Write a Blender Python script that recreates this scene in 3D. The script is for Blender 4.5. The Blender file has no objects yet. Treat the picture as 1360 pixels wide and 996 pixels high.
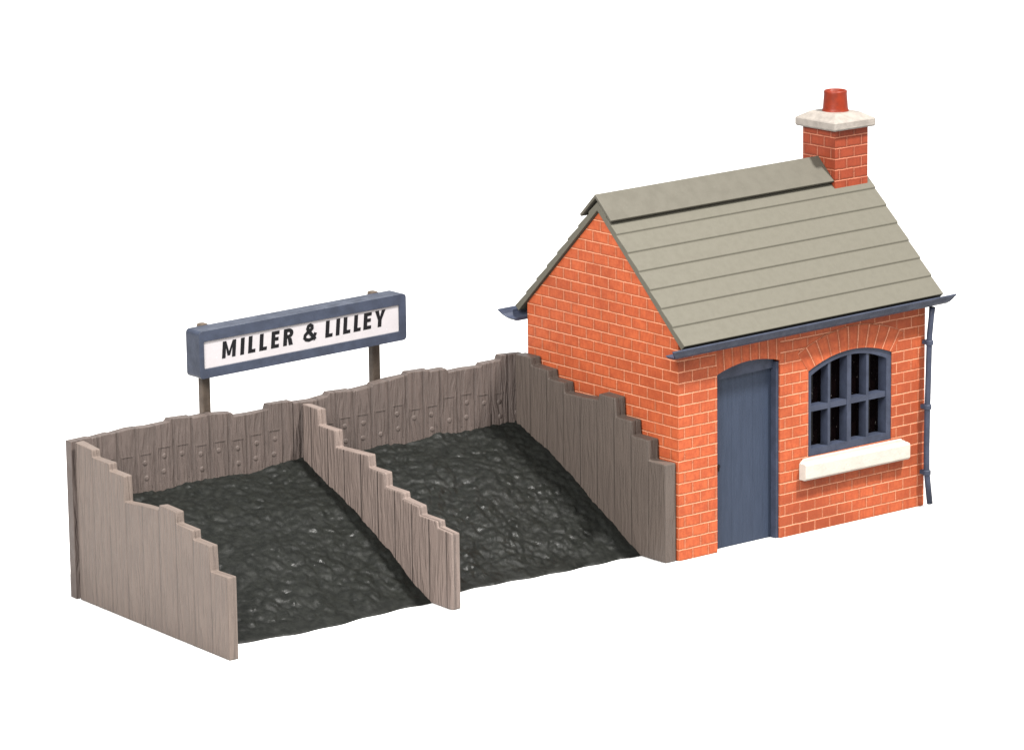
import bpy, bmesh, math, random
from mathutils import Vector, Matrix, noise
from mathutils.geometry import tessellate_polygon
random.seed(7)
S = 0.01                      # everything below is written in centimetres; the model is about 13 cm long
sc = bpy.context.scene
COL = sc.collection

# ------------------------------------------------------------------ materials
class G:
    """tiny helper round a node tree"""
    def __init__(s, name):
        s.m = bpy.data.materials.new(name); s.m.use_nodes = True
        s.t = s.m.node_tree; s.t.nodes.clear()
        s.out = s.n('ShaderNodeOutputMaterial')
        s.b = s.n('ShaderNodeBsdfPrincipled')
        s.l(s.b.outputs[0], s.out.inputs[0])
    def n(s, k, **kw):
        o = s.t.nodes.new(k)
        for a, v in kw.items(): setattr(o, a, v)
        return o
    def l(s, a, b): s.t.links.new(a, b)
    def put(s, sock, v):
        if hasattr(v, 'links') or isinstance(v, bpy.types.NodeSocket): s.l(v, sock)
        else: sock.default_value = v
    def math(s, op, a, b=0.0, c=None, clamp=False):
        o = s.n('ShaderNodeMath', operation=op); o.use_clamp = clamp
        s.put(o.inputs[0], a); s.put(o.inputs[1], b)
        if c is not None: s.put(o.inputs[2], c)
        return o.outputs[0]
    def uv(s):
        o = s.n('ShaderNodeUVMap'); o.uv_map = 'UVMap'
        x = s.n('ShaderNodeSeparateXYZ'); s.l(o.outputs[0], x.inputs[0])
        return o.outputs[0], x.outputs[0], x.outputs[1]
    def pos(s, scale=(100, 100, 100)):
        o = s.n('ShaderNodeTexCoord'); m = s.n('ShaderNodeMapping')
        m.inputs['Scale'].default_value = scale
        s.l(o.outputs['Object'], m.inputs[0]); return m.outputs[0]
    def noise(s, vec, scale, detail=3, rough=.55, dist=0.0):
        o = s.n('ShaderNodeTexNoise'); s.l(vec, o.inputs['Vector'])
        o.inputs['Scale'].default_value = scale; o.inputs['Detail'].default_value = detail
        o.inputs['Roughness'].default_value = rough; o.inputs['Distortion'].default_value = dist
        return o.outputs[0]
    def vmul(s, vec, v):
        o = s.n('ShaderNodeVectorMath', operation='MULTIPLY'); s.l(vec, o.inputs[0]); o.inputs[1].default_value = v
        return o.outputs[0]
    def n3(s, vec, off):
        o = s.n('ShaderNodeVectorMath', operation='ADD'); s.l(vec, o.inputs[0]); o.inputs[1].default_value = off
        return o.outputs[0]
    def comb(s, x, y, z=0.0):
        o = s.n('ShaderNodeCombineXYZ'); s.put(o.inputs[0], x); s.put(o.inputs[1], y); s.put(o.inputs[2], z); return o.outputs[0]
    def white(s, vec):
        o = s.n('ShaderNodeTexWhiteNoise', noise_dimensions='3D'); s.l(vec, o.inputs[0]); return o.outputs[0]
    def ramp(s, f, lo, hi, a=0.0, b=1.0):
        o = s.n('ShaderNodeMapRange', interpolation_type='SMOOTHSTEP')
        s.put(o.inputs[0], f)
        for i, v in enumerate((lo, hi, a, b)): o.inputs[i+1].default_value = v
        return o.outputs[0]
    def mix(s, f, a, b):
        o = s.n('ShaderNodeMix', data_type='RGBA')
        s.put(o.inputs[0], f)
        for sock, v in ((o.inputs[6], a), (o.inputs[7], b)):
            if isinstance(v, tuple): sock.default_value = (*v, 1)
            else: s.l(v, sock)
        return o.outputs[2]
    def bump(s, h, dist_cm, strength=1.0, prev=None):
        o = s.n('ShaderNodeBump'); s.l(h, o.inputs['Height'])
        o.inputs['Distance'].default_value = dist_cm*S; o.inputs['Strength'].default_value = strength
        if prev is not None: s.l(prev, o.inputs['Normal'])
        return o.outputs[0]
    def done(s, col, rough, nrm=None, spec=.5):
        if isinstance(col, tuple): s.b.inputs['Base Color'].default_value = (*col, 1)
        else: s.l(col, s.b.inputs['Base Color'])
        s.put(s.b.inputs['Roughness'], rough)
        s.b.inputs['Specular IOR Level'].default_value = spec
        if nrm is not None: s.l(nrm, s.b.inputs['Normal'])
        return s.m

POFF = (-7.1, 3.3, 0.0)  # noise shift set so painted light falloff darkens the front wall's lower right
def brick_mat(name, bl, ch, mw, c1, c2, cm, vstr=.75, hstr=.95):
    g = G(name); vec, u, v = g.uv()
    wob = g.noise(vec, 9, 2)
    vv = g.math('ADD', v, g.math('MULTIPLY', g.math('SUBTRACT', wob, .5), .012))
    r = g.math('DIVIDE', vv, ch); row = g.math('FLOOR', r); fv = g.math('FRACT', r)
    odd = g.math('FLOORED_MODULO', row, 2.0)
    q = g.math('ADD', g.math('DIVIDE', u, bl), g.math('MULTIPLY', odd, .5))
    colm = g.math('FLOOR', q); fu = g.math('FRACT', q)
    rough_n = g.noise(vec, 30, 3)
    jit = g.math('MULTIPLY', g.math('SUBTRACT', rough_n, .5), mw*.9)
    dh = g.math('ADD', g.math('MULTIPLY', g.math('MINIMUM', fv, g.math('SUBTRACT', 1.0, fv)), ch), jit)
    dv = g.math('ADD', g.math('MULTIPLY', g.math('MINIMUM', fu, g.math('SUBTRACT', 1.0, fu)), bl), jit)
    mh = g.ramp(dh, mw*.85, mw*.25); mv = g.ramp(dv, mw*.75, mw*.2)
    fade = g.ramp(g.noise(vec, 3.1, 3), .3, .6, .62, 1.0)
    rnd = g.white(g.comb(colm, row, 1.7))
    mvr = g.math('MULTIPLY', mv, g.ramp(rnd, .05, .6, .35, vstr))
    m = g.math('MAXIMUM', g.math('MULTIPLY', mh, hstr), mvr)
    m = g.math('MULTIPLY', m, fade)
    # brick colour: per brick tone, drag marks and small rubbed spots
    rnd2 = g.white(g.comb(colm, row, 9.3))
    streak = g.noise(g.vmul(vec, (26, 6, 1)), 1.0, 3)
    blot = g.noise(vec, 7.5, 4, .7)
    t = g.math('ADD', g.math('MULTIPLY', rnd2, .09), g.math('ADD', g.math('MULTIPLY', streak, .55), g.math('MULTIPLY', blot, .65)))
    col = g.mix(g.ramp(t, .38, .92), c1, c2)
    patch = g.ramp(g.noise(g.n3(vec, POFF), .55, 3, .5), .42, .68)  # broad tone patches, partly random, partly painted light falloff
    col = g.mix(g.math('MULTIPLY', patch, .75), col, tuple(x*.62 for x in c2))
    # grime hugging the joints
    edge = g.math('MULTIPLY', g.math('MAXIMUM', g.ramp(dh, mw*2.6, mw*.9), g.ramp(dv, mw*3.2, mw*.9)), g.ramp(blot, .3, .6, .35, .85))
    col = g.mix(edge, col, tuple(x*.62 for x in c1))
    col = g.mix(m, col, cm)
    h1 = g.math('ADD', g.math('MULTIPLY', g.math('MAXIMUM', mh, mv), -1.0), g.math('MULTIPLY', rough_n, .35))
    nb = g.bump(h1, .012, .75)
    return g.done(col, g.ramp(rough_n, .3, .7, .5, .68), nb, .1)

def sleeper_mat(name, c1, c2, pw, off, grain, rough=.45, gs=1.0):
    """brown-grey moulded sleepers: vertical grain, a groove every pw along u"""
    g = G(name); vec, u, v = g.uv()
    r = g.math('DIVIDE', g.math('ADD', u, off), pw); k = g.math('FLOOR', r); f = g.math('FRACT', r)
    d = g.math('MULTIPLY', g.math('MINIMUM', f, g.math('SUBTRACT', 1.0, f)), pw)
    groove = g.ramp(d, .028, .004)
    sh = g.comb(g.math('ADD', u, g.math('MULTIPLY', k, 3.37)), v)
    warp = g.noise(g.vmul(sh, (2.2, .9, 1)), 1.0, 2)
    gu = g.math('ADD', u, g.math('MULTIPLY', warp, .22))
    gv = g.comb(g.math('ADD', gu, g.math('MULTIPLY', k, 1.13)), g.math('MULTIPLY', v, .09), k)
    n1 = g.noise(gv, 17, 2, .5)
    n2 = g.noise(gv, 48, 2, .5)
    fine = g.noise(vec, 55, 2)
    grainh = g.math('ADD', g.ramp(n1, .36, .62), g.math('MULTIPLY', n2, .6))
    lo = g.noise(vec, .9, 3)
    col = g.mix(g.math('MULTIPLY', g.ramp(grainh, 1.15, .35), .24+.26*grain), c1, c2)
    col = g.mix(g.ramp(lo, .35, .75, 0, .3), col, c2)
    col = g.mix(g.math('MULTIPLY', groove, .55*gs), col, tuple(x*.55 for x in c2))
    hh = g.math('ADD', g.math('MULTIPLY', groove, -1.2*gs), g.math('MULTIPLY', grainh, grain))
    hh = g.math('ADD', hh, g.math('MULTIPLY', fine, .22))
    return g.done(col, rough, g.bump(hh, .026, .8), .12)

def plastic(name, c, rough=.45, var=.25, bumpd=.006, scale=6, stretch=(1, 1, 1), spec=.12, c2=None):
    g = G(name); p = g.pos(tuple(100*x for x in stretch))
    n1 = g.noise(p, scale, 4, .6); n2 = g.noise(p, scale*6, 2)
    d = c2 if c2 else tuple(x*(1-var) for x in c)
    col = g.mix(g.ramp(n1, .32, .7), c, d)
    sp = g.ramp(g.noise(p, scale*9, 1), .72, .80)
    col = g.mix(g.math('MULTIPLY', sp, .35), col, tuple(min(1, x*1.9+.01) for x in c))
    h = g.math('ADD', g.math('MULTIPLY', n1, .6), g.math('MULTIPLY', n2, .5))
    return g.done(col, g.ramp(n1, .3, .7, rough-.07, rough+.08), g.bump(h, bumpd, .8), spec)

BR1, BR2, MOR = (.222, .0505, .0180), (.150, .0285, .0108), (.33, .145, .086)
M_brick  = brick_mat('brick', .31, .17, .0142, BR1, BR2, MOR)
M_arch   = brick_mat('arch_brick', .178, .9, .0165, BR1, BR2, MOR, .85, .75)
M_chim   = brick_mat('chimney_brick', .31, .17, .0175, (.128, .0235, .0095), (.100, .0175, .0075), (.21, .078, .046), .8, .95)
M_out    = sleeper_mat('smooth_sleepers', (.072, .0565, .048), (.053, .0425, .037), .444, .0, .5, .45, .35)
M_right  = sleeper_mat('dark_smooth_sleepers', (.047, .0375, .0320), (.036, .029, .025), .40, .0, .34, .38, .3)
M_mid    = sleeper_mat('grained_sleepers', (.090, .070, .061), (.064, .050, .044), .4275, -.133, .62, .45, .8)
M_fence  = sleeper_mat('fence_sleepers', (.046, .0360, .0320), (.034, .0275, .0245), .311, .05, .60, .45, .5)  # darker base colour than the grained middle divider
M_blue   = plastic('blue_grey_paint', (.0200, .0240, .0375), .45, .28, .006, 5)
M_frame  = plastic('sign_frame_paint', (.0145, .0185, .0300), .42, .3, .006, 5, spec=.2)
M_door   = plastic('blue_door_paint', (.0150, .0205, .0335), .5, .14, .010, 5, (3.2, 3.2, .35))
M_roof   = plastic('grey_roof', (.0495, .0462, .0360), .6, .05, .004, 9)
M_ridge  = plastic('ridge_grey', (.0435, .0402, .0315), .6, .08, .004, 5)  # roof grey darkened to paint the light falloff towards the ridge
M_cream  = plastic('cream_paint', (.138, .124, .110), .55, .25, .012, 7)
M_sill   = plastic('sill_paint', (.235, .212, .186), .55, .10, .012, 6)
M_pot    = plastic('terracotta', (.098, .0108, .0030), .45, .3, .006, 6)
M_post   = plastic('brown_post', (.050, .038, .029), .45, .35, .006, 6)
M_label  = plastic('white_label', (.180, .170, .174), .5, .06, .003, 4)
M_ink    = plastic('black_ink', (.004, .004, .0045), .6, .2, .001, 5, spec=.05)
M_dark   = plastic('dark_interior', (.004, .003, .003), .6, .2, .004, 4)
def glass_mat():
    g = G('glazing'); p = g.pos()
    n1 = g.noise(p, 7, 4, .7)
    spk = g.ramp(g.noise(p, 26, 2, .8), .68, .74)
    m = g.math('MULTIPLY', spk, g.ramp(n1, .46, .56))
    col = g.mix(m, (.0012, .0006, .0006), (.13, .12, .11))  # pale specks in the colour paint glints on the panes
    return g.done(col, .06, None, .06)
M_glass = glass_mat()
def coal_mat():
    g = G('coal'); p = g.pos()
    n = g.noise(p, 9, 4, .62); n2 = g.noise(p, 24, 3, .6)
    v = g.n('ShaderNodeTexVoronoi', feature='F1'); g.l(p, v.inputs['Vector']); v.inputs['Scale'].default_value = 5.5
    h = g.math('ADD', g.math('MULTIPLY', n, .8), g.math('ADD', g.math('MULTIPLY', n2, .28), g.math('MULTIPLY', v.outputs[0], .5)))
    col = g.mix(g.ramp(n, .35, .7), (.0034, .0037, .0033), (.0060, .0064, .0056))
    return g.done(col, g.ramp(g.noise(p, 4.3, 3), .45, .66, .52, .28), g.bump(h, .026, .4), .055)
M_coal = coal_mat()
def ground_mat():
    g = G('white_table'); p = g.pos((10, 10, 10))
    return g.done(g.mix(g.noise(p, 3, 3), (.345, .345, .345), (.36, .36, .36)), .8, None, .2)
M_ground = ground_mat()

# ------------------------------------------------------------------ mesh helpers
def box_uv(bm, useed=None):
    uvl = bm.loops.layers.uv.get('UVMap') or bm.loops.layers.uv.new('UVMap')
    for f in bm.faces:
        n = f.normal; ax = max(range(3), key=lambda i: abs(n[i]))
        for lp in f.loops:
            c = lp.vert.co
            lp[uvl].uv = ((c.y, c.z), (c.x, c.z), (c.x, c.y))[ax]
    return uvl
def emit(name, bm, mat, parent=None, origin=(0, 0, 0), smooth=False, uv=True, uscale=None):
    """link a bmesh written in cm as ONE mesh object standing at origin"""
    bm.normal_update()
    if uv:
        l = box_uv(bm)
        if uscale: uscale(bm, l)
    o3 = Vector(origin)
    for v in bm.verts: v.co = (v.co - o3) * S
    me = bpy.data.meshes.new(name); bm.to_mesh(me); bm.free()
    if smooth:
        for p in me.polygons: p.use_smooth = True
    mats = mat if isinstance(mat, (list, tuple)) else [mat]
    for m in mats: me.materials.append(m)
    o = bpy.data.objects.new(name, me); COL.objects.link(o)
    if parent is None: o.location = o3 * S
    else: o.parent = parent
    return o
def thing(name, label, cat, origin, group=None):
    o = bpy.data.objects.new(name, None); COL.objects.link(o); o.location = Vector(origin)*S
    o.empty_display_size = .01
    return tag(o, label, cat, group)
def tag(o, label, cat, group=None):
    o['label'] = label; o['category'] = cat
    if group: o['group'] = group
    return o
def bevel(bm, off, seg=2, ang=35, edges=None):
    bm.normal_update()
    e = edges if edges is not None else [e for e in bm.edges if len(e.link_faces) == 2 and e.calc_face_angle(0) > math.radians(ang)]
    if e: bmesh.ops.bevel(bm, geom=e, offset=off, segments=seg, profile=.6, affect='EDGES', clamp_overlap=True)
def prism(bm, outer, f, d0, d1, holes=()):
    """extrude a 2-D outline (with holes) between depths d0 and d1; f(a, b, d) -> point"""
    loops = [list(outer)] + [list(h) for h in holes]
    flat = [p for lp in loops for p in lp]
    fr = [bm.verts.new(f(a, b, d0)) for a, b in flat]; bk = [bm.verts.new(f(a, b, d1)) for a, b in flat]
    fs = []
    if holes:
        for t in tessellate_polygon([[Vector((a, b, 0)) for a, b in lp] for lp in loops]):
            fs.append(bm.faces.new([fr[i] for i in t])); fs.append(bm.faces.new([bk[i] for i in reversed(t)]))
    else:
        fs.append(bm.faces.new(fr)); fs.append(bm.faces.new(list(reversed(bk))))
    k = 0
    for lp in loops:
        n = len(lp)
        for i in range(n):
            j = (i+1) % n
            fs.append(bm.faces.new((fr[k+i], bk[k+i], bk[k+j], fr[k+j])))
        k += n
    bmesh.ops.recalc_face_normals(bm, faces=fs)
    return fs
def box(bm, x0, x1, y0, y1, z0, z1):
    return prism(bm, [(x0, z0), (x1, z0), (x1, z1), (x0, z1)], lambda a, b, d: (a, d, b), y0, y1)
FX = lambda a, b, d: (a, d, b)        # outline in x-z, depth along y
FY = lambda a, b, d: (d, a, b)        # outline in y-z, depth along x
def tube(bm, pts, rads, seg=16):
    rings = []
    for i, p in enumerate(pts):
        p = Vector(p); q = Vector(pts[min(i+1, len(pts)-1)]) - Vector(pts[max(i-1, 0)])
        q.normalize(); a = q.orthogonal().normalized() if abs(q.z) < .9 else Vector((1, 0, 0)).cross(q).normalized()
        b = q.cross(a)
        rings.append([bm.verts.new(p + (a*math.cos(t)+b*math.sin(t))*rads[i]) for t in (2*math.pi*k/seg for k in range(seg))])
    fs = []
    for r0, r1 in zip(rings, rings[1:]):
        for k in range(seg): fs.append(bm.faces.new((r0[k], r0[(k+1) % seg], r1[(k+1) % seg], r1[k])))
    fs.append(bm.faces.new(rings[0])); fs.append(bm.faces.new(rings[-1]))
    bmesh.ops.recalc_face_normals(bm, faces=fs)
    return fs

# ------------------------------------------------------------------ ground
bm = bmesh.new()
v = [bm.verts.new(p) for p in ((-600, -600, 0), (600, -600, 0), (600, 600, 0), (-600, 600, 0))]
bm.faces.new(v)
gr = emit('ground', bm, M_ground); gr['kind'] = 'structure'; gr['label'] = 'plain white surface under the whole model'

# ------------------------------------------------------------------ brick office
W, D, EZ, AZ, WT = 5.066, 3.552, 3.40, 5.094, .20
SK = .0115                                          # the roof sits a little high at its right end
HO = (W/2, D/2, 0)
house = thing('coal_office', 'small orange-red brick office with grey gabled roof, blue door and arched window', 'building', HO)
def arc(x0, z0, x1, z1, xm, zm, n=14):
    """points of a shallow curve from (x0,z0) to (x1,z1) through (xm,zm)"""
    t = (xm-x0)/(x1-x0); bz = (zm-(1-t)*(1-t)*z0-t*t*z1)/(2*t*(1-t))
    out = []
    for i in range(n+1):
        s = i/n; out.append((x0+(x1-x0)*s, (1-s)**2*z0+2*s*(1-s)*bz+s*s*z1))
    return out
DX0, DX1 = .765, 2.035
door_arc = arc(DX0, 2.745, DX1, 2.78, 1.42, 2.868)
WX0, WX1, WZ0 = 2.612, 4.367, 1.175
win_arc = arc(WX0, 2.525, WX1, 2.562, 3.52, 2.735, 18)
front_outer = [(0, 0), (DX0, 0)] + door_arc + [(DX1, 0), (W, 0), (W, 3.33), (0, 3.33)]
win_hole = [(WX0, WZ0)] + win_arc + [(WX1, WZ0)]
def wall_uv(bm, l):
    for f in bm.faces:
        if abs(f.normal.x) > .7:
            for lp in f.loops: lp[l].uv.x = lp[l].uv.x*.31/.3552
        elif abs(f.normal.y) > .7:
            for lp in f.loops: lp[l].uv.x += .035
bm = bmesh.new()
prism(bm, front_outer, FX, 0, WT, [win_hole])
gable = [(WT, 0), (D-WT, 0), (D-WT, 3.55), (D/2, AZ-.012), (WT, 3.55)]
for x0 in (0, W-WT):
    prism(bm, [(WT, 0), (D-WT, 0), (D-WT, EZ+WT*.953), (D/2, AZ-.01), (WT, EZ+WT*.953)], FY, x0, x0+WT)
# corner wedges of the gables in front of / behind the side returns
for x0 in (0, W-WT):
    prism(bm, [(0, 3.33), (WT, 3.33), (WT, EZ+WT*.953), (0, EZ)], FY, x0, x0+WT)
    prism(bm, [(D-WT, 3.33), (D, 3.33), (D, EZ), (D-WT, EZ+WT*.953)], FY, x0, x0+WT)
prism(bm, [(0, 0), (W, 0), (W, 3.33), (0, 3.33)], FX, D-WT, D)
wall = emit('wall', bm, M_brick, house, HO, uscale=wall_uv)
# the two brick arches stand a hair proud of the wall; their bricks follow the curve
def arch_part(inner, outer, vstart):
    bm = bmesh.new(); l = bm.loops.layers.uv.new('UVMap')
    n = len(inner); s = [0]
    for a, b in zip(inner, inner[1:]): s.append(s[-1]+math.dist(a, b))
    th = .006
    def V(p, y): return bm.verts.new((p[0], y, p[1]))
    fi = [V(p, -th) for p in inner]; fo = [V(p, -th) for p in outer]
    bi = [V(p, .002) for p in inner]; bo = [V(p, .002) for p in outer]
    def face(vs, uvs):
        f = bm.faces.new(vs)
        for lp, q in zip(f.loops, uvs): lp[l].uv = q
    for i in range(n-1):
        u0, u1 = s[i]+.03, s[i+1]+.03
        w0, w1 = vstart, .9
        face((fi[i], fi[i+1], fo[i+1], fo[i]), ((u0, w0), (u1, w0), (u1, w1), (u0, w1)))
        face((fo[i], fo[i+1], bo[i+1], bo[i]), ((u0, w1), (u1, w1), (u1, w1), (u0, w1)))
        face((bi[i], bi[i+1], fi[i+1], fi[i]), ((u0, w0), (u1, w0), (u1, w0), (u0, w0)))
    for i in (0, n-1):
        face((fi[i], fo[i], bo[i], bi[i]), ((0, w0), (0, w1), (0, w1), (0, w0)))
    bmesh.ops.recalc_face_normals(bm, faces=bm.faces[:])
    return emit('arch', bm, M_arch, wall, HO, uv=False)
arch_part(door_arc, [(.735+(x-DX0)*1.02, 3.21) for x, z in door_arc], .35)
c0 = Vector((3.49, 1.35))
wo = []
for i, (x, z) in enumerate(win_arc):
    d = (Vector((x, z))-c0).normalized(); t = i/(len(win_arc)-1)
    wo.append((x+d.x*.37, z+d.y*.37))
arch_part(win_arc, wo, .45)

# door
bm = bmesh.new()
npl = 6; pw_ = (DX1-DX0)/npl
prism(bm, [(DX0-.02, 0.004), (DX1+.02, 0.004), (DX1+.02, 2.9), (DX0-.02, 2.9)], FX, .157, .199)
for i in range(npl):
    box(bm, DX0+i*pw_+.0025, DX0+(i+1)*pw_-.0025, .1560, .159, .006, 2.66)
door = emit('door', bm, M_door, house, HO)
bm = bmesh.new()
tube(bm, [(DX0+.16, .156, 1.285), (DX0+.16, .140, 1.285)], [.03, .026], 12)
box(bm, DX0+.148, DX0+.172, .144, .153, 1.21, 1.28)
emit('keyhole', bm, M_dark, door, HO)
bm = bmesh.new()
prism(bm, [(DX0-.01, 0.003), (DX0+.03, 0.003), (DX0+.03, 2.76), (DX0-.01, 2.76)], FX, .05, .15)
prism(bm, [(DX1-.055, 0.003), (DX1+.01, 0.003), (DX1+.01, 2.76), (DX1-.055, 2.76)], FX, .035, .15)
hd = [(x, z+.006) for x, z in door_arc]
prism(bm, [(DX0+.031, 2.63), (DX1-.056, 2.66)] + [(min(max(x, DX0+.031), DX1-.056), z) for x, z in reversed(hd)], FX, .10, .15)
emit('door_frame', bm, M_blue, house, HO)

# window: arched frame with deep bars, dark glazing behind
bm = bmesh.new()
ins = .075
ia = [(WX0+ins+(x-WX0)*(WX1-WX0-2*ins-.03)/(WX1-WX0), z-.085) for x, z in win_arc]
fo = [(WX0+.004, WZ0+.004)] + [(min(max(x, WX0+.004), WX1-.004), z-.004) for x, z in win_arc] + [(WX1-.004, WZ0+.004)]
fi = [(ia[0][0], WZ0+.115)] + ia + [(ia[-1][0], WZ0+.115)]
prism(bm, fo, FX, .02, .20, [fi])
winf = emit('window', bm, M_blue, house, HO)
IX0, IX1 = ia[0][0], ia[-1][0]
def zarc(x):
    for (xa, za_), (xb, zb_) in zip(ia, ia[1:]):
        if xa <= x <= xb: return za_+(zb_-za_)*(x-xa)/(xb-xa)
    return ia[-1][1]
mids = [IX0+(IX1-IX0)*k for k in (.245, .505, .755)]
bm = bmesh.new(); wd = (.05, .085, .05); dp = (.035, .026, .035)
for x, w, y0 in zip(mids, wd, dp):
    z1 = min(zarc(x-w/2), zarc(x+w/2))+.03
    box(bm, x-w/2, x+w/2, y0, .195, WZ0+.10, z1)
emit('mullion', bm, M_blue, winf, HO)
bm = bmesh.new()
edges_ = [IX0-.01] + [q for x, w in zip(mids, wd) for q in (x-w/2+.001, x+w/2-.001)] + [IX1+.01]
for a, b in zip(edges_[::2], edges_[1::2]): box(bm, a, b, .033, .192, 1.87, 1.955)
emit('glazing_bar', bm, M_blue, winf, HO)
bm = bmesh.new(); box(bm, WX0-.05, WX1+.05, .205, .222, WZ0-.05, 2.78)
emit('pane', bm, M_glass, winf, HO)
# sill: a moulded block with a sloping top and a shallow step
bm = bmesh.new()
prof = [(.01, 1.172), (-.035, 1.172), (-.04, 1.122), (-.06, 1.112), (-.075, 1.125), (-.135, 1.112), (-.152, 1.095), (-.152, .885), (-.125, .855), (.002, .855), (.002, 1.10)]
prism(bm, prof, FY, 2.425, 4.625)
bevel(bm, .014, 2)
for v in bm.verts:
    if v.co.z > 1.14:   # the raised back ledge is shorter than the block
        v.co.x = min(max(v.co.x, 2.50), 4.55)
    v.co.z += .006*noise.noise(v.co*3) - .012*(v.co.x-2.4)/2.2
emit('window_sill', bm, M_sill, house, HO)

# roof: lapped strips on both slopes
TH = .10; AL = math.radians(43.64); ca, sa = math.cos(AL), math.sin(AL)
def rp(t, h):          # t = distance down the front slope from the apex line, h = height over the gable line
    return (D/2 - t*ca - h*sa, AZ - t*sa + h*ca)
L_eave = 2.66
cuts = [L_eave] + [2.29 - .352*k for k in range(0, 7)]
strip = [c for c in reversed(cuts) if c > .15]
top = []
prev = 0.0
for c in strip:
    top += ([(prev+.018, TH-.016), (prev+.04, TH-.010)] if prev > 0 else [(0, TH-.005)]) + [(c, TH+.009)]; prev = c
prof = [rp(t, h) for t, h in top]
ux = math.tan(AL)*0
under = [rp(L_eave-.01, .002), rp(0.0, .002)]
apex = (D/2, AZ+TH/ca)
def slope(mir, x0, x1):
    pts = [(D/2, AZ+(TH-.006)/ca)] + prof[1:] + [under[0]] + [(D/2, AZ+.002/ca)]
    pts = [(2*D/2-y if mir else y, z) for y, z in pts]
    prism(bm, pts, lambda a, b, d: (d, a, b + SK*d), x0, x1)
RX0, RX1 = -.065, 5.245
bm = bmesh.new(); slope(False, RX0, RX1); slope(True, RX0, RX1)
bmesh.ops.remove_doubles(bm, verts=bm.verts[:], dist=.0008)
bmesh.ops.delete(bm, geom=[f for f in bm.faces if all(abs(v.co.y-D/2) < 1e-4 for v in f.verts)], context='FACES_ONLY')
bevel(bm, .006, 1, 30)
roof = emit('roof', bm, M_roof, house, HO)
# ridge capping: folded plate in five lengths
bm = bmesh.new()
CW = .335
def capprof(k):
    h0, h1 = TH+.040+k, TH+.086+k
    L_ = [rp(CW, h0), rp(CW, h1), (D/2, AZ+h1/ca), (D-rp(CW, h1)[0], rp(CW, h1)[1]), (D-rp(CW, h0)[0], rp(CW, h0)[1]), (D/2, AZ+h0/ca)]
    return L_
xs = [-.10, .82, 1.72, 2.63, 3.52, 4.443]
prism(bm, capprof(0), lambda p, q, d: (d, p, q + SK*d), xs[0], xs[-1])
bevel(bm, .012, 2, 30)
emit('ridge_cap', bm, M_ridge, roof, HO)

# chimney
CX0, CX1, CY0, CY1 = 4.445, 5.14, 1.395, 2.135
bm = bmesh.new(); box(bm, CX0, CX1, CY0, CY1, 4.70, 5.86)
def chuv(bm, l):
    for f in bm.faces:
        for lp in f.loops:
            lp[l].uv.x += .06 if abs(f.normal.x) > .7 else .11; lp[l].uv.y += .055
chim = emit('chimney', bm, M_chim, house, HO, uscale=chuv)
bm = bmesh.new()
CC = ((CX0+CX1)/2, (CY0+CY1)/2)
lev = [(.425, 5.838, .45), (.440, 5.862, .465), (.440, 5.958, .465), (.426, 5.977, .451), (.265, 6.068, .29), (.24, 6.074, .265)]
rings = []
for hx, z, hy in lev:
    r_ = .03
    ring = []
    for sx, sy in ((-1, -1), (1, -1), (1, 1), (-1, 1)):
        cx_, cy_ = CC[0]+sx*(hx-r_), CC[1]+sy*(hy-r_)
        a0 = {(-1, -1): 180, (1, -1): 270, (1, 1): 0, (-1, 1): 90}[(sx, sy)]
        for k in range(4):
            t = math.radians(a0+30*k); ring.append(bm.verts.new((cx_+r_*math.cos(t), cy_+r_*math.sin(t), z+.012*noise.noise(Vector((cx_*2, cy_*2, z*3+k*.2))))))
    rings.append(ring)
for r0, r1 in zip(rings, rings[1:]):
    for k in range(16): bm.faces.new((r0[k], r0[(k+1) % 16], r1[(k+1) % 16], r1[k]))
bm.faces.new(list(reversed(rings[0]))); bm.faces.new(rings[-1])
bmesh.ops.recalc_face_normals(bm, faces=bm.faces[:])
emit('chimney_cap', bm, M_cream, chim, HO)
bm = bmesh.new()
prof = [(.235, 6.05), (.216, 6.07), (.203, 6.09), (.197, 6.13), (.180, 6.345), (.183, 6.372), (.177, 6.392), (.166, 6.398), (.146, 6.385), (.138, 6.2), (0.001, 6.19)]
seg = 28; rings = [[bm.verts.new((CC[0]+r_*math.cos(2*math.pi*k/seg), CC[1]+r_*math.sin(2*math.pi*k/seg), z)) for k in range(seg)] for r_, z in prof]
for r0, r1 in zip(rings, rings[1:]):
    for k in range(seg): bm.faces.new((r0[k], r0[(k+1) % seg], r1[(k+1) % seg], r1[k]))
bmesh.ops.recalc_face_normals(bm, faces=bm.faces[:])
emit('chimney_pot', bm, M_pot, chim, HO, smooth=True)

# gutters with flared ends, and the downpipe
def gutter(mir):
    bm = bmesh.new()
    o = [(-.008, 3.145), (-.15, 3.15), (-.205, 3.165), (-.25, 3.20), (-.272, 3.24), (-.285, 3.275), (-.298, 3.285), (-.298, 3.312), (-.275, 3.312)]
    i = [(-.262, 3.275), (-.245, 3.235), (-.20, 3.19), (-.02, 3.18)]
    pts = o+i+[(-.008, 3.20)]
    n = len(pts); rows = []
    for x, e in ((-.36, -1), (5.46, 1)):
        row = []
        for y, z in pts:
            fl = (z-3.312)/.165
            row.append(bm.verts.new((x - e*(-fl)**1.3*(.15)*(1 if fl < 0 else 0), D-y if mir else y, z + SK*x)))
        rows.append(row)
    for k in range(n): bm.faces.new((rows[0][k], rows[0][(k+1) % n], rows[1][(k+1) % n], rows[1][k]))
    bm.faces.new(rows[0]); bm.faces.new(rows[1])
    bmesh.ops.recalc_face_normals(bm, faces=bm.faces[:])
    bevel(bm, .006, 1, 30)
    return emit('gutter', bm, M_blue, house, HO)
gutter(False); gutter(True)
bm = bmesh.new()
py = -.115
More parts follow.
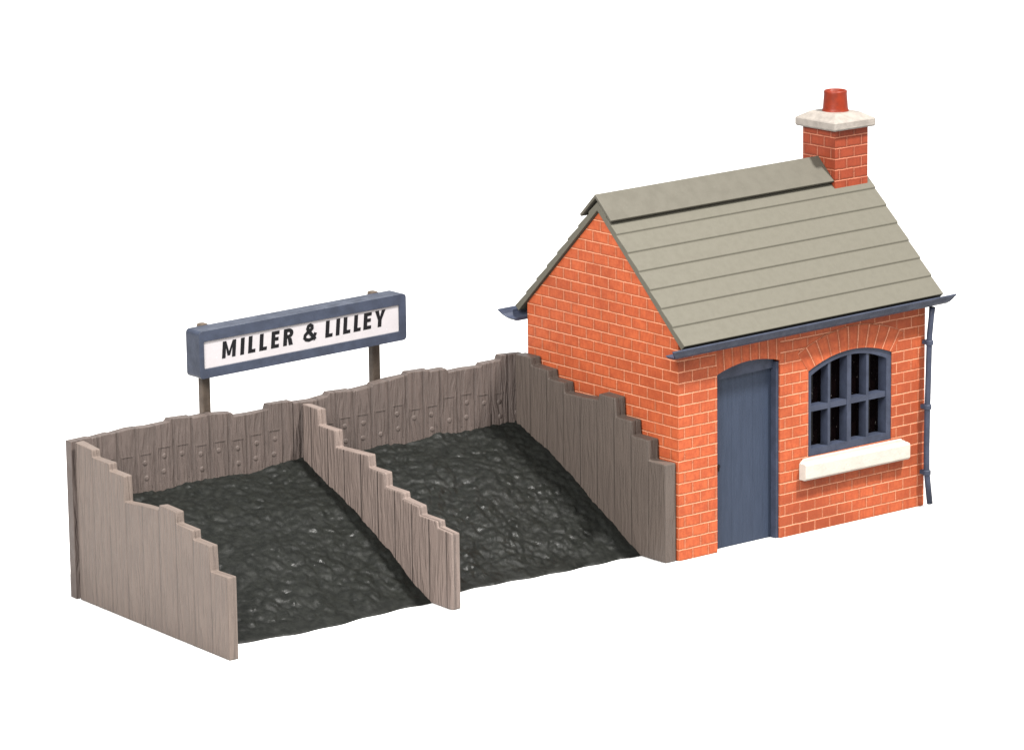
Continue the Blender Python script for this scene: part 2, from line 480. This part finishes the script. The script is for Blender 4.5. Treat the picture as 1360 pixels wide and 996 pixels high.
tube(bm, [(5.085, py-.02, 3.19), (5.080, py-.01, 3.05), (5.052, py, 2.75), (5.020, py, 1.6), (5.010, py, 1.0), (5.014, py, .60), (5.028, py-.01, .42), (5.062, py-.03, .055)], [.050, .045, .046, .047, .047, .047, .047, .047], 16)
pipe = emit('downpipe', bm, M_blue, house, HO, smooth=True)
for m in pipe.data.polygons:
    if len(m.vertices) > 4: m.use_smooth = False
for z, x in ((2.63, 5.048), (1.61, 5.020), (.56, 5.016)):
    bm = bmesh.new()
    tube(bm, [(x, py, z-.04), (x, py, z-.03), (x, py, z+.03), (x, py, z+.04)], [.052, .064, .064, .052], 16)
    box(bm, x-.045, x+.075, py+.045, -.002, z-.03, z+.03)
    box(bm, x-.06, x+.085, py-.005, py+.046, z-.022, z+.022)
    emit('bracket', bm, M_blue, pipe, HO)

# ------------------------------------------------------------------ coal bins: back fence of old sleepers
FM = -.0835; FP = Vector((-7.927, 4.227, 0)); FL = math.hypot(1, FM)
def FN(s, z, d):       # s = run along x, d = depth behind the fence's front face
    return (FP.x + s - d*FM/FL*-1*-1, FP.y + FM*s + d/FL, z)
FTOP = [(-.03, 2.36), (.30, 2.37), (.31, 2.352), (.62, 2.386), (.63, 2.372), (.95, 2.405), (1.26, 2.398), (1.592, 2.418), (1.625, 2.461), (1.98, 2.444), (2.0, 2.425), (2.345, 2.437), (2.36, 2.43),
        (2.665, 2.403), (2.69, 2.342), (2.98, 2.345), (3.275, 2.362), (3.30, 2.443), (3.70, 2.441)]
FTOP2 = [(3.715, 2.41), (4.055, 2.392), (4.31, 2.43), (4.35, 2.478), (4.73, 2.468), (4.76, 2.45), (5.105, 2.472), (5.12, 2.505), (5.42, 2.532), (5.72, 2.555),
         (5.75, 2.597), (6.12, 2.585), (6.14, 2.555), (6.44, 2.56), (6.475, 2.498), (6.79, 2.51), (7.07, 2.503), (7.10, 2.545), (7.42, 2.56), (7.445, 2.633), (7.69, 2.625), (7.88, 2.60)]
fence = thing('back_fence', 'long brown-grey back wall of upright old sleepers with jagged top behind both coal bays', 'fence', (-4, 4.0, 0))
FO = (-4, 4.0, 0)
def fence_panel(tops, s0, s1):
    bm = bmesh.new()
    tp = [(s, z - .0) for s, z in tops]
    prism(bm, [(s0, 0.0), (s1, 0.0)] + list(reversed(tp)), FN, 0, .17)
    bevel(bm, .022, 2, 20)
    for v in bm.verts:
        if v.co.z > 2.2: v.co.z += .018*noise.noise(Vector((v.co.x*7, v.co.y*9, 3.1)))
    # moulded chair marks: a shallow raised plate edge and rivets on every sleeper
    k0 = math.ceil((s0-7.927+.05)/.311)
    sx = (k0*.311 - .05) + 7.927
    while sx + .311 < s1 + .02:
        c = sx + .155; jz = random.uniform(-.05, .06)
        zt = 1.98 + .012*c + jz
        def lip(a0, a1, z0, z1, d=.012):
            prism(bm, [(a0, z0), (a1, z0), (a1, z1), (a0, z1)], FN, -d, .006)
        lip(c-.10, c+.095, zt, zt+.018, .008); lip(c-.10, c-.083, zt-.5, zt-.001, .006); lip(c+.083, c+.10, zt-.5, zt-.001, .005)
        for dz in (-.13, -.36):
            if random.random() < .2: continue
            ring = []
            p = Vector(FN(c+random.uniform(-.02, .02), zt+dz, 0))
            nrm = (Vector(FN(c, 0, -1))-Vector(FN(c, 0, 0))).normalized(); sd = Vector((1, FM, 0)).normalized()
            prevr = None
            for rr, hh in ((.046, -.004), (.038, .004), (.020, .010)):
                r = [bm.verts.new(p + sd*rr*math.cos(t) + Vector((0, 0, 1))*rr*math.sin(t) + nrm*hh) for t in (2*math.pi*q/12 for q in range(12))]
                if prevr:
                    for q in range(12): bm.faces.new((prevr[q], prevr[(q+1) % 12], r[(q+1) % 12], r[q]))
                prevr = r
            bm.faces.new(prevr)
        sx += .311
    bmesh.ops.recalc_face_normals(bm, faces=bm.faces[:])
    def fuv(bm, l):
        for fc in bm.faces:
            if abs(fc.normal.x) > .7:
                for lp in fc.loops: lp[l].uv.x = .105 + (lp[l].uv.x-4)*.12
    return emit('fence_panel', bm, M_fence, fence, FO, uscale=fuv)
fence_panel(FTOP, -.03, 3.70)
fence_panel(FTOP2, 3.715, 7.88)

# ------------------------------------------------------------------ three stepped divider walls
GRP = 'stepped sleeper walls dividing the coal bays'
def divider(P, a, steps, th, mat, label, org, rough=.012):
    """P front bottom point of the face x=P.x; steps: list of (y from front, top z); the wall leans back along y with slope a in x"""
    bm = bmesh.new()
    def f(y, z, d): return (P[0] + a*y + d, P[1] + y, z)
    out = [(0, 0), (steps[-1][0], 0)] + list(reversed(steps))
    prism(bm, out, f, 0, th)
    bevel(bm, .02, 2, 25)
    for v in bm.verts:
        if v.co.z > .6:
            v.co.z += rough*noise.noise(Vector((v.co.x*6, v.co.y*8, 1.3)))
    def uvf(bm, l):
        for fc in bm.faces:
            if abs(fc.normal.x) > .7:
                for lp in fc.loops: lp[l].uv.x -= P[1]
    o = emit('stepped_divider', bm, mat, None, org, uscale=uvf); o['kind'] = 'thing'
    return tag(o, label, 'divider wall', GRP)
LS = [(0, 1.195), (.44, 1.178), (.458, 1.545), (.88, 1.556), (.89, 1.685), (1.31, 1.692), (1.32, 1.862), (1.75, 1.875), (1.77, 1.797), (2.20, 1.775), (2.68, 1.728),
      (2.69, 2.105), (3.085, 2.115), (3.095, 2.222), (3.545, 2.222), (3.555, 2.332), (4.02, 2.362)]
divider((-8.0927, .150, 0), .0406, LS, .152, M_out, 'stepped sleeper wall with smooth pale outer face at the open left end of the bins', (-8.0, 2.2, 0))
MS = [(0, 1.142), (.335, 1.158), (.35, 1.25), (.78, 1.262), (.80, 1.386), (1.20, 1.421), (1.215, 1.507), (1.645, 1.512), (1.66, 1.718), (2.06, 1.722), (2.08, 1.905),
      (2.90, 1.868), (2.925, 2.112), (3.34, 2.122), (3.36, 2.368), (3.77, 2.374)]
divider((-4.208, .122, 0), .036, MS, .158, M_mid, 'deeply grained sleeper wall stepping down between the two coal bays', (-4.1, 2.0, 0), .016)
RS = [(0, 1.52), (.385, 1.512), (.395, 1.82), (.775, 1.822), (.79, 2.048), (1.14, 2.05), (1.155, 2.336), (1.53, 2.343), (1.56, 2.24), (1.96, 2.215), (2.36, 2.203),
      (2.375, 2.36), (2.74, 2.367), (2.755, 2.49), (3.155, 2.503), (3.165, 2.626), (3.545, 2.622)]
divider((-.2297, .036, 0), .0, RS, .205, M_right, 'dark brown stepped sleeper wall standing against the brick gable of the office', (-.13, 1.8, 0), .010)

# ------------------------------------------------------------------ coal
def coal(xl, xr, al, ar, yl, yr, seed, ztl, ztr, wav, label, org):
    """heap between walls xl and xr (their x slopes al, ar), front edge at y = yl..yr"""
    bm = bmesh.new(); nx, ny = 150, 140
    def surf(i, j):
        u = i/nx; t = j/ny
        yb_ = None
        yf_ = yl+(yr-yl)*u + wav(u)
        x0 = xl + u*(xr-xl)
        yback = FP.y + FM*(x0-FP.x) + .02
        y = yf_ + (yback-yf_)*t
        x = (xl+al*(y-.15))*(1-u) + (xr+ar*(y-.15))*u
        zt = ztl+(ztr-ztl)*u
        s = t
        z = zt*(s*1.02 + .10*math.sin(math.pi*s)*s)*.985
        p = Vector((x, y, z))
        nz = noise.noise(Vector((x*1.6+seed, y*1.6, 0)))*.05
        # lumps: several scales of ridged noise
        q = Vector((x*3.1+seed, y*3.1, seed*.7))
        r1 = 1-abs(noise.noise(q)); r2 = 1-abs(noise.noise(q*2.3+Vector((5, 1, 2)))); r3 = noise.noise(q*5.1)
        cell = noise.cell(q*1.7)
        d_, _ = noise.voronoi(q*1.35)
        d2, _ = noise.voronoi(q*2.6)
        flat = .5+.5*noise.noise(Vector((x*.9+seed*2, y*.9, 4.2)))
        chip = min(d2[1]-d2[0], .30)-.12; big = min(d_[1]-d_[0], .40)-.2
        lump = .016*(r1-.7) + (.008+.014*flat)*(r2-.7) + .007*r3 + .048*big + (.015+.026*flat)*chip
        e = min(1, t*9+.12)
        p.z += (nz + lump)*e + .012
        p.y -= lump*.5*e
        if j == 0: p.z = .0
        return p
    g = [[bm.verts.new(surf(i, j)) for j in range(ny+1)] for i in range(nx+1)]
    for i in range(nx):
        for j in range(ny): bm.faces.new((g[i][j], g[i+1][j], g[i+1][j+1], g[i][j+1]))
    # closed underneath and at the back so it is a solid heap
    b0 = [bm.verts.new((c[-1].co.x, c[-1].co.y, 0)) for c in g]
    for i in range(nx): bm.faces.new((g[i][ny], g[i+1][ny], b0[i+1], b0[i]))
    for k in (0, nx):
        bm.faces.new([g[k][j] for j in range(ny+1)] + [b0[k]])
    bmesh.ops.recalc_face_normals(bm, faces=bm.faces[:])
    o = emit('coal_heap', bm, M_coal, None, org, smooth=True)
    return tag(o, label, 'coal', 'heaps of coal in the bins')
coal(-7.95, -4.19, .0406, .036, .78, .66, 3.3, 1.38, 1.50, lambda u: .035*math.sin(9*u+1)-.10*math.sin(math.pi*u)+.02*math.sin(31*u),
     'black coal heap in the bay farther from the brick office, below the name sign', (-6, 2.4, 0))
coal(-4.06, -.22, .036, 0, .84, .60, 8.1, 1.49, 1.54, lambda u: .03*math.sin(8*u)+.03*math.sin(math.pi*u)+.018*math.sin(37*u),
     'black coal heap sloping up in the bay beside the brick office', (-2.1, 2.2, 0))

# ------------------------------------------------------------------ name sign on two posts
SO = (-4.1, 4.1, 0)
sign = thing('name_sign', 'long blue-framed white name board on two brown posts behind the fence', 'sign', SO)
TI = .0365
def SN(s, z, d): return (FP.x + s, FP.y + FM*s + d/FL, z + TI*(s-2.05))
s0, s1, z0, z1 = 2.035, 5.62, 3.02, 3.735
def rrect(a0, a1, b0, b1, r, n=4):
    out = []
    for cx_, cy_, st in ((a1-r, b0+r, 270), (a1-r, b1-r, 0), (a0+r, b1-r, 90), (a0+r, b0+r, 180)):
        for k in range(n+1):
            t = math.radians(st+90*k/n); out.append((cx_+r*math.cos(t), cy_+r*math.sin(t)))
    return out
bm = bmesh.new()
prism(bm, rrect(s0, s1, z0, z1, .06), SN, -.16, .185, [rrect(2.115, 5.50, 3.165, 3.575, .012, 1)])
bm.normal_update()
ed = [e for e in bm.edges if len(e.link_faces) == 2 and e.calc_face_angle(0) > math.radians(60)]
bmesh.ops.bevel(bm, geom=ed, offset=.045, segments=3, profile=.6, affect='EDGES', clamp_overlap=True)
emit('frame', bm, M_frame, sign, SO)
bm = bmesh.new(); prism(bm, [(2.05, 3.10), (5.56, 3.10), (5.56, 3.64), (2.05, 3.64)], SN, -.136, -.09)
panel = emit('panel', bm, M_label, sign, SO)
for sp in (2.365, 5.325):
    bm = bmesh.new()
    def PN(s, z, d): return (FP.x + s, FP.y + FM*s + d/FL, z)
    top_ = 3.755 + TI*(sp-2.05)
    prism(bm, [(sp-.065, 0.0), (sp+.065, 0.0), (sp+.065, top_-.02), (sp+.03, top_), (sp-.05, top_), (sp-.065, top_-.03)], PN, .19, .315)
    bevel(bm, .018, 2, 40)
    emit('post', bm, M_post, sign, SO)
# lettering: MILLER & LILLEY, heavy upright capitals with a slight lean
H, VS, HS_, SHR = .252, .064, .052, .085
letters = []
def L_poly(pts): letters.append(pts)
def R_(x0, x1, y0, y1): return [(x0, y0), (x1, y0), (x1, y1), (x0, y1)]
def put(ch, x0, w):
    P = []
    if ch == 'I': P = [R_(0, VS, 0, H)]
    if ch == 'L': P = [R_(0, VS, 0, H), R_(VS, w, 0, HS_)]
    if ch == 'E': P = [R_(0, VS, 0, H), R_(VS, w, 0, HS_), R_(VS, w*.92, H/2-HS_/2+.008, H/2+HS_/2+.008), R_(VS, w, H-HS_, H)]
    if ch == 'M': P = [R_(0, VS*.92, 0, H), R_(w-VS*.92, w, 0, H),
                       [(VS*.92, H), (VS*.92, H*.62), (w/2-.022, 0.03), (w/2, .03), (w/2, H*.36)],
                       [(w-VS*.92, H), (w/2, H*.36), (w/2, .03), (w/2+.022, .03), (w-VS*.92, H*.62)]]
    if ch == 'Y': P = [R_(w/2-VS/2, w/2+VS/2, 0, H*.42),
                       [(w/2-VS/2, H*.42), (w/2+VS/2, H*.42), (w/2, H*.60), (VS*1.05, H), (0, H)],
                       [(w/2+VS/2, H*.42), (w, H), (w-VS*1.05, H), (w/2, H*.60)]]
    if ch == 'R':
        cy, ro, ri = H*.71, H*.29, H*.29-HS_
        P = [R_(0, VS, 0, H), R_(VS, w*.52, H-HS_, H), R_(VS, w*.52, H*.42, H*.42+HS_)]
        arcp = [(w*.52+(w*.48)*math.sin(t), cy-ro*math.cos(t)) for t in (math.pi*k/8 for k in range(9))]
        arci = [(w*.52+(w*.48-VS*.95)*math.sin(t), cy-ri*math.cos(t)) for t in (math.pi*k/8 for k in range(9))]
        for k in range(8): P.append([arcp[k], arcp[k+1], arci[k+1], arci[k]])
        P.append([(w*.44, H*.42), (w*.44+VS*1.0, H*.42), (w*1.0, 0), (w*1.0-VS*1.08, 0)])
    if ch == '&':
        path = [(1.0, .42), (.90, .22), (.72, .07), (.45, .02), (.20, .07), (.06, .20), (.09, .36), (.26, .49), (.52, .62), (.68, .74), (.66, .88), (.50, .965), (.34, .91), (.28, .78), (.36, .63), (.60, .38), (.98, .015)]
        hw = .026
        q = [Vector((a*w*.94+.01, b*H*.94+.012)) for a, b in path]
        lr = []
        for k, pnt in enumerate(q):
            d = (q[min(k+1, len(q)-1)]-q[max(k-1, 0)]).normalized(); nn = Vector((-d.y, d.x))*hw
            lr.append((pnt+nn, pnt-nn))
        for a, b in zip(lr, lr[1:]): P.append([tuple(a[1]), tuple(b[1]), tuple(b[0]), tuple(a[0])])
    for k, pl in enumerate(P): letters.append([(x0+x+SHR*y, y, ch == '&' and k or 0) for x, y in pl])
sp_ = lambda px: 2.425 + (px-294.4)*.01309
for ch, a, b in (('M', 294.4, 311.8), ('I', 318, 322), ('L', 328.2, 337.6), ('L', 342.8, 352.6), ('E', 358.2, 368.4), ('R', 374.2, 387), ('&', 400.6, 417), ('L', 430, 439.6), ('I', 444, 448), ('L', 453.8, 463.4), ('L', 468, 477.3), ('E', 481, 491.4), ('Y', 495.8, 510)):
    put(ch, sp_(a), sp_(b)-sp_(a))
bm = bmesh.new()
for pl in letters:
    lift = .0004*pl[0][2]
    def TN(a, b, d):
        return SN(a, 3.268 + .008*(a-2.4) + b, d)
    prism(bm, [(p[0], p[1]) for p in pl], TN, -.1395-lift, -.135)
emit('lettering', bm, M_ink, panel, SO)

# ------------------------------------------------------------------ camera
C = Vector((-40.74333, -47.15523, 16.97391))
r = Vector((.78009638, -.62553262, -.01259291)); u = Vector((.14758042, .16441226, .975289)); f = Vector((.60800465, .76267788, -.22057378))
cam = bpy.data.cameras.new('camera'); co = bpy.data.objects.new('camera', cam); COL.objects.link(co)
co.matrix_world = Matrix(((r.x, u.x, -f.x, C.x*S), (r.y, u.y, -f.y, C.y*S), (r.z, u.z, -f.z, C.z*S), (0, 0, 0, 1)))
cam.sensor_fit = 'HORIZONTAL'; cam.sensor_width = 36; cam.lens = 5722.833/1360*36
cam.clip_start = .01; cam.clip_end = 60
sc.camera = co

# ------------------------------------------------------------------ light: a white studio with a softbox in front and a big fill at the left
w = bpy.data.worlds.new('World'); sc.world = w; w.use_nodes = True
bg = w.node_tree.nodes['Background']; bg.inputs[0].default_value = (1, 1, 1, 1); bg.inputs[1].default_value = 1.2
def area(name, d, dist, size, power, col=(1, 1, 1)):
    l = bpy.data.lights.new(name, 'AREA'); l.shape = 'DISK'; l.size = size; l.energy = power; l.color = col
    o = bpy.data.objects.new(name, l); COL.objects.link(o)
    d = Vector(d).normalized(); ctr = Vector((-1.5, 1.8, 1.5))*S
    o.location = ctr + d*dist; o.rotation_euler = d.to_track_quat('Z', 'Y').to_euler()
    return o
area('softbox', (.45, -1, 2.05), 1.5, .12, 104, (1, .975, .94))
area('fill_light', (-1, -.55, .9), .45, .28, 8.2, (1, .98, .96))

sc.view_settings.view_transform = 'Standard'; sc.view_settings.look = 'None'
sc.view_settings.exposure = 0; sc.view_settings.gamma = 1; sc.view_settings.use_curve_mapping = False
sc.cycles.use_denoising = True
sc.cycles.max_bounces = 8; sc.cycles.diffuse_bounces = 4
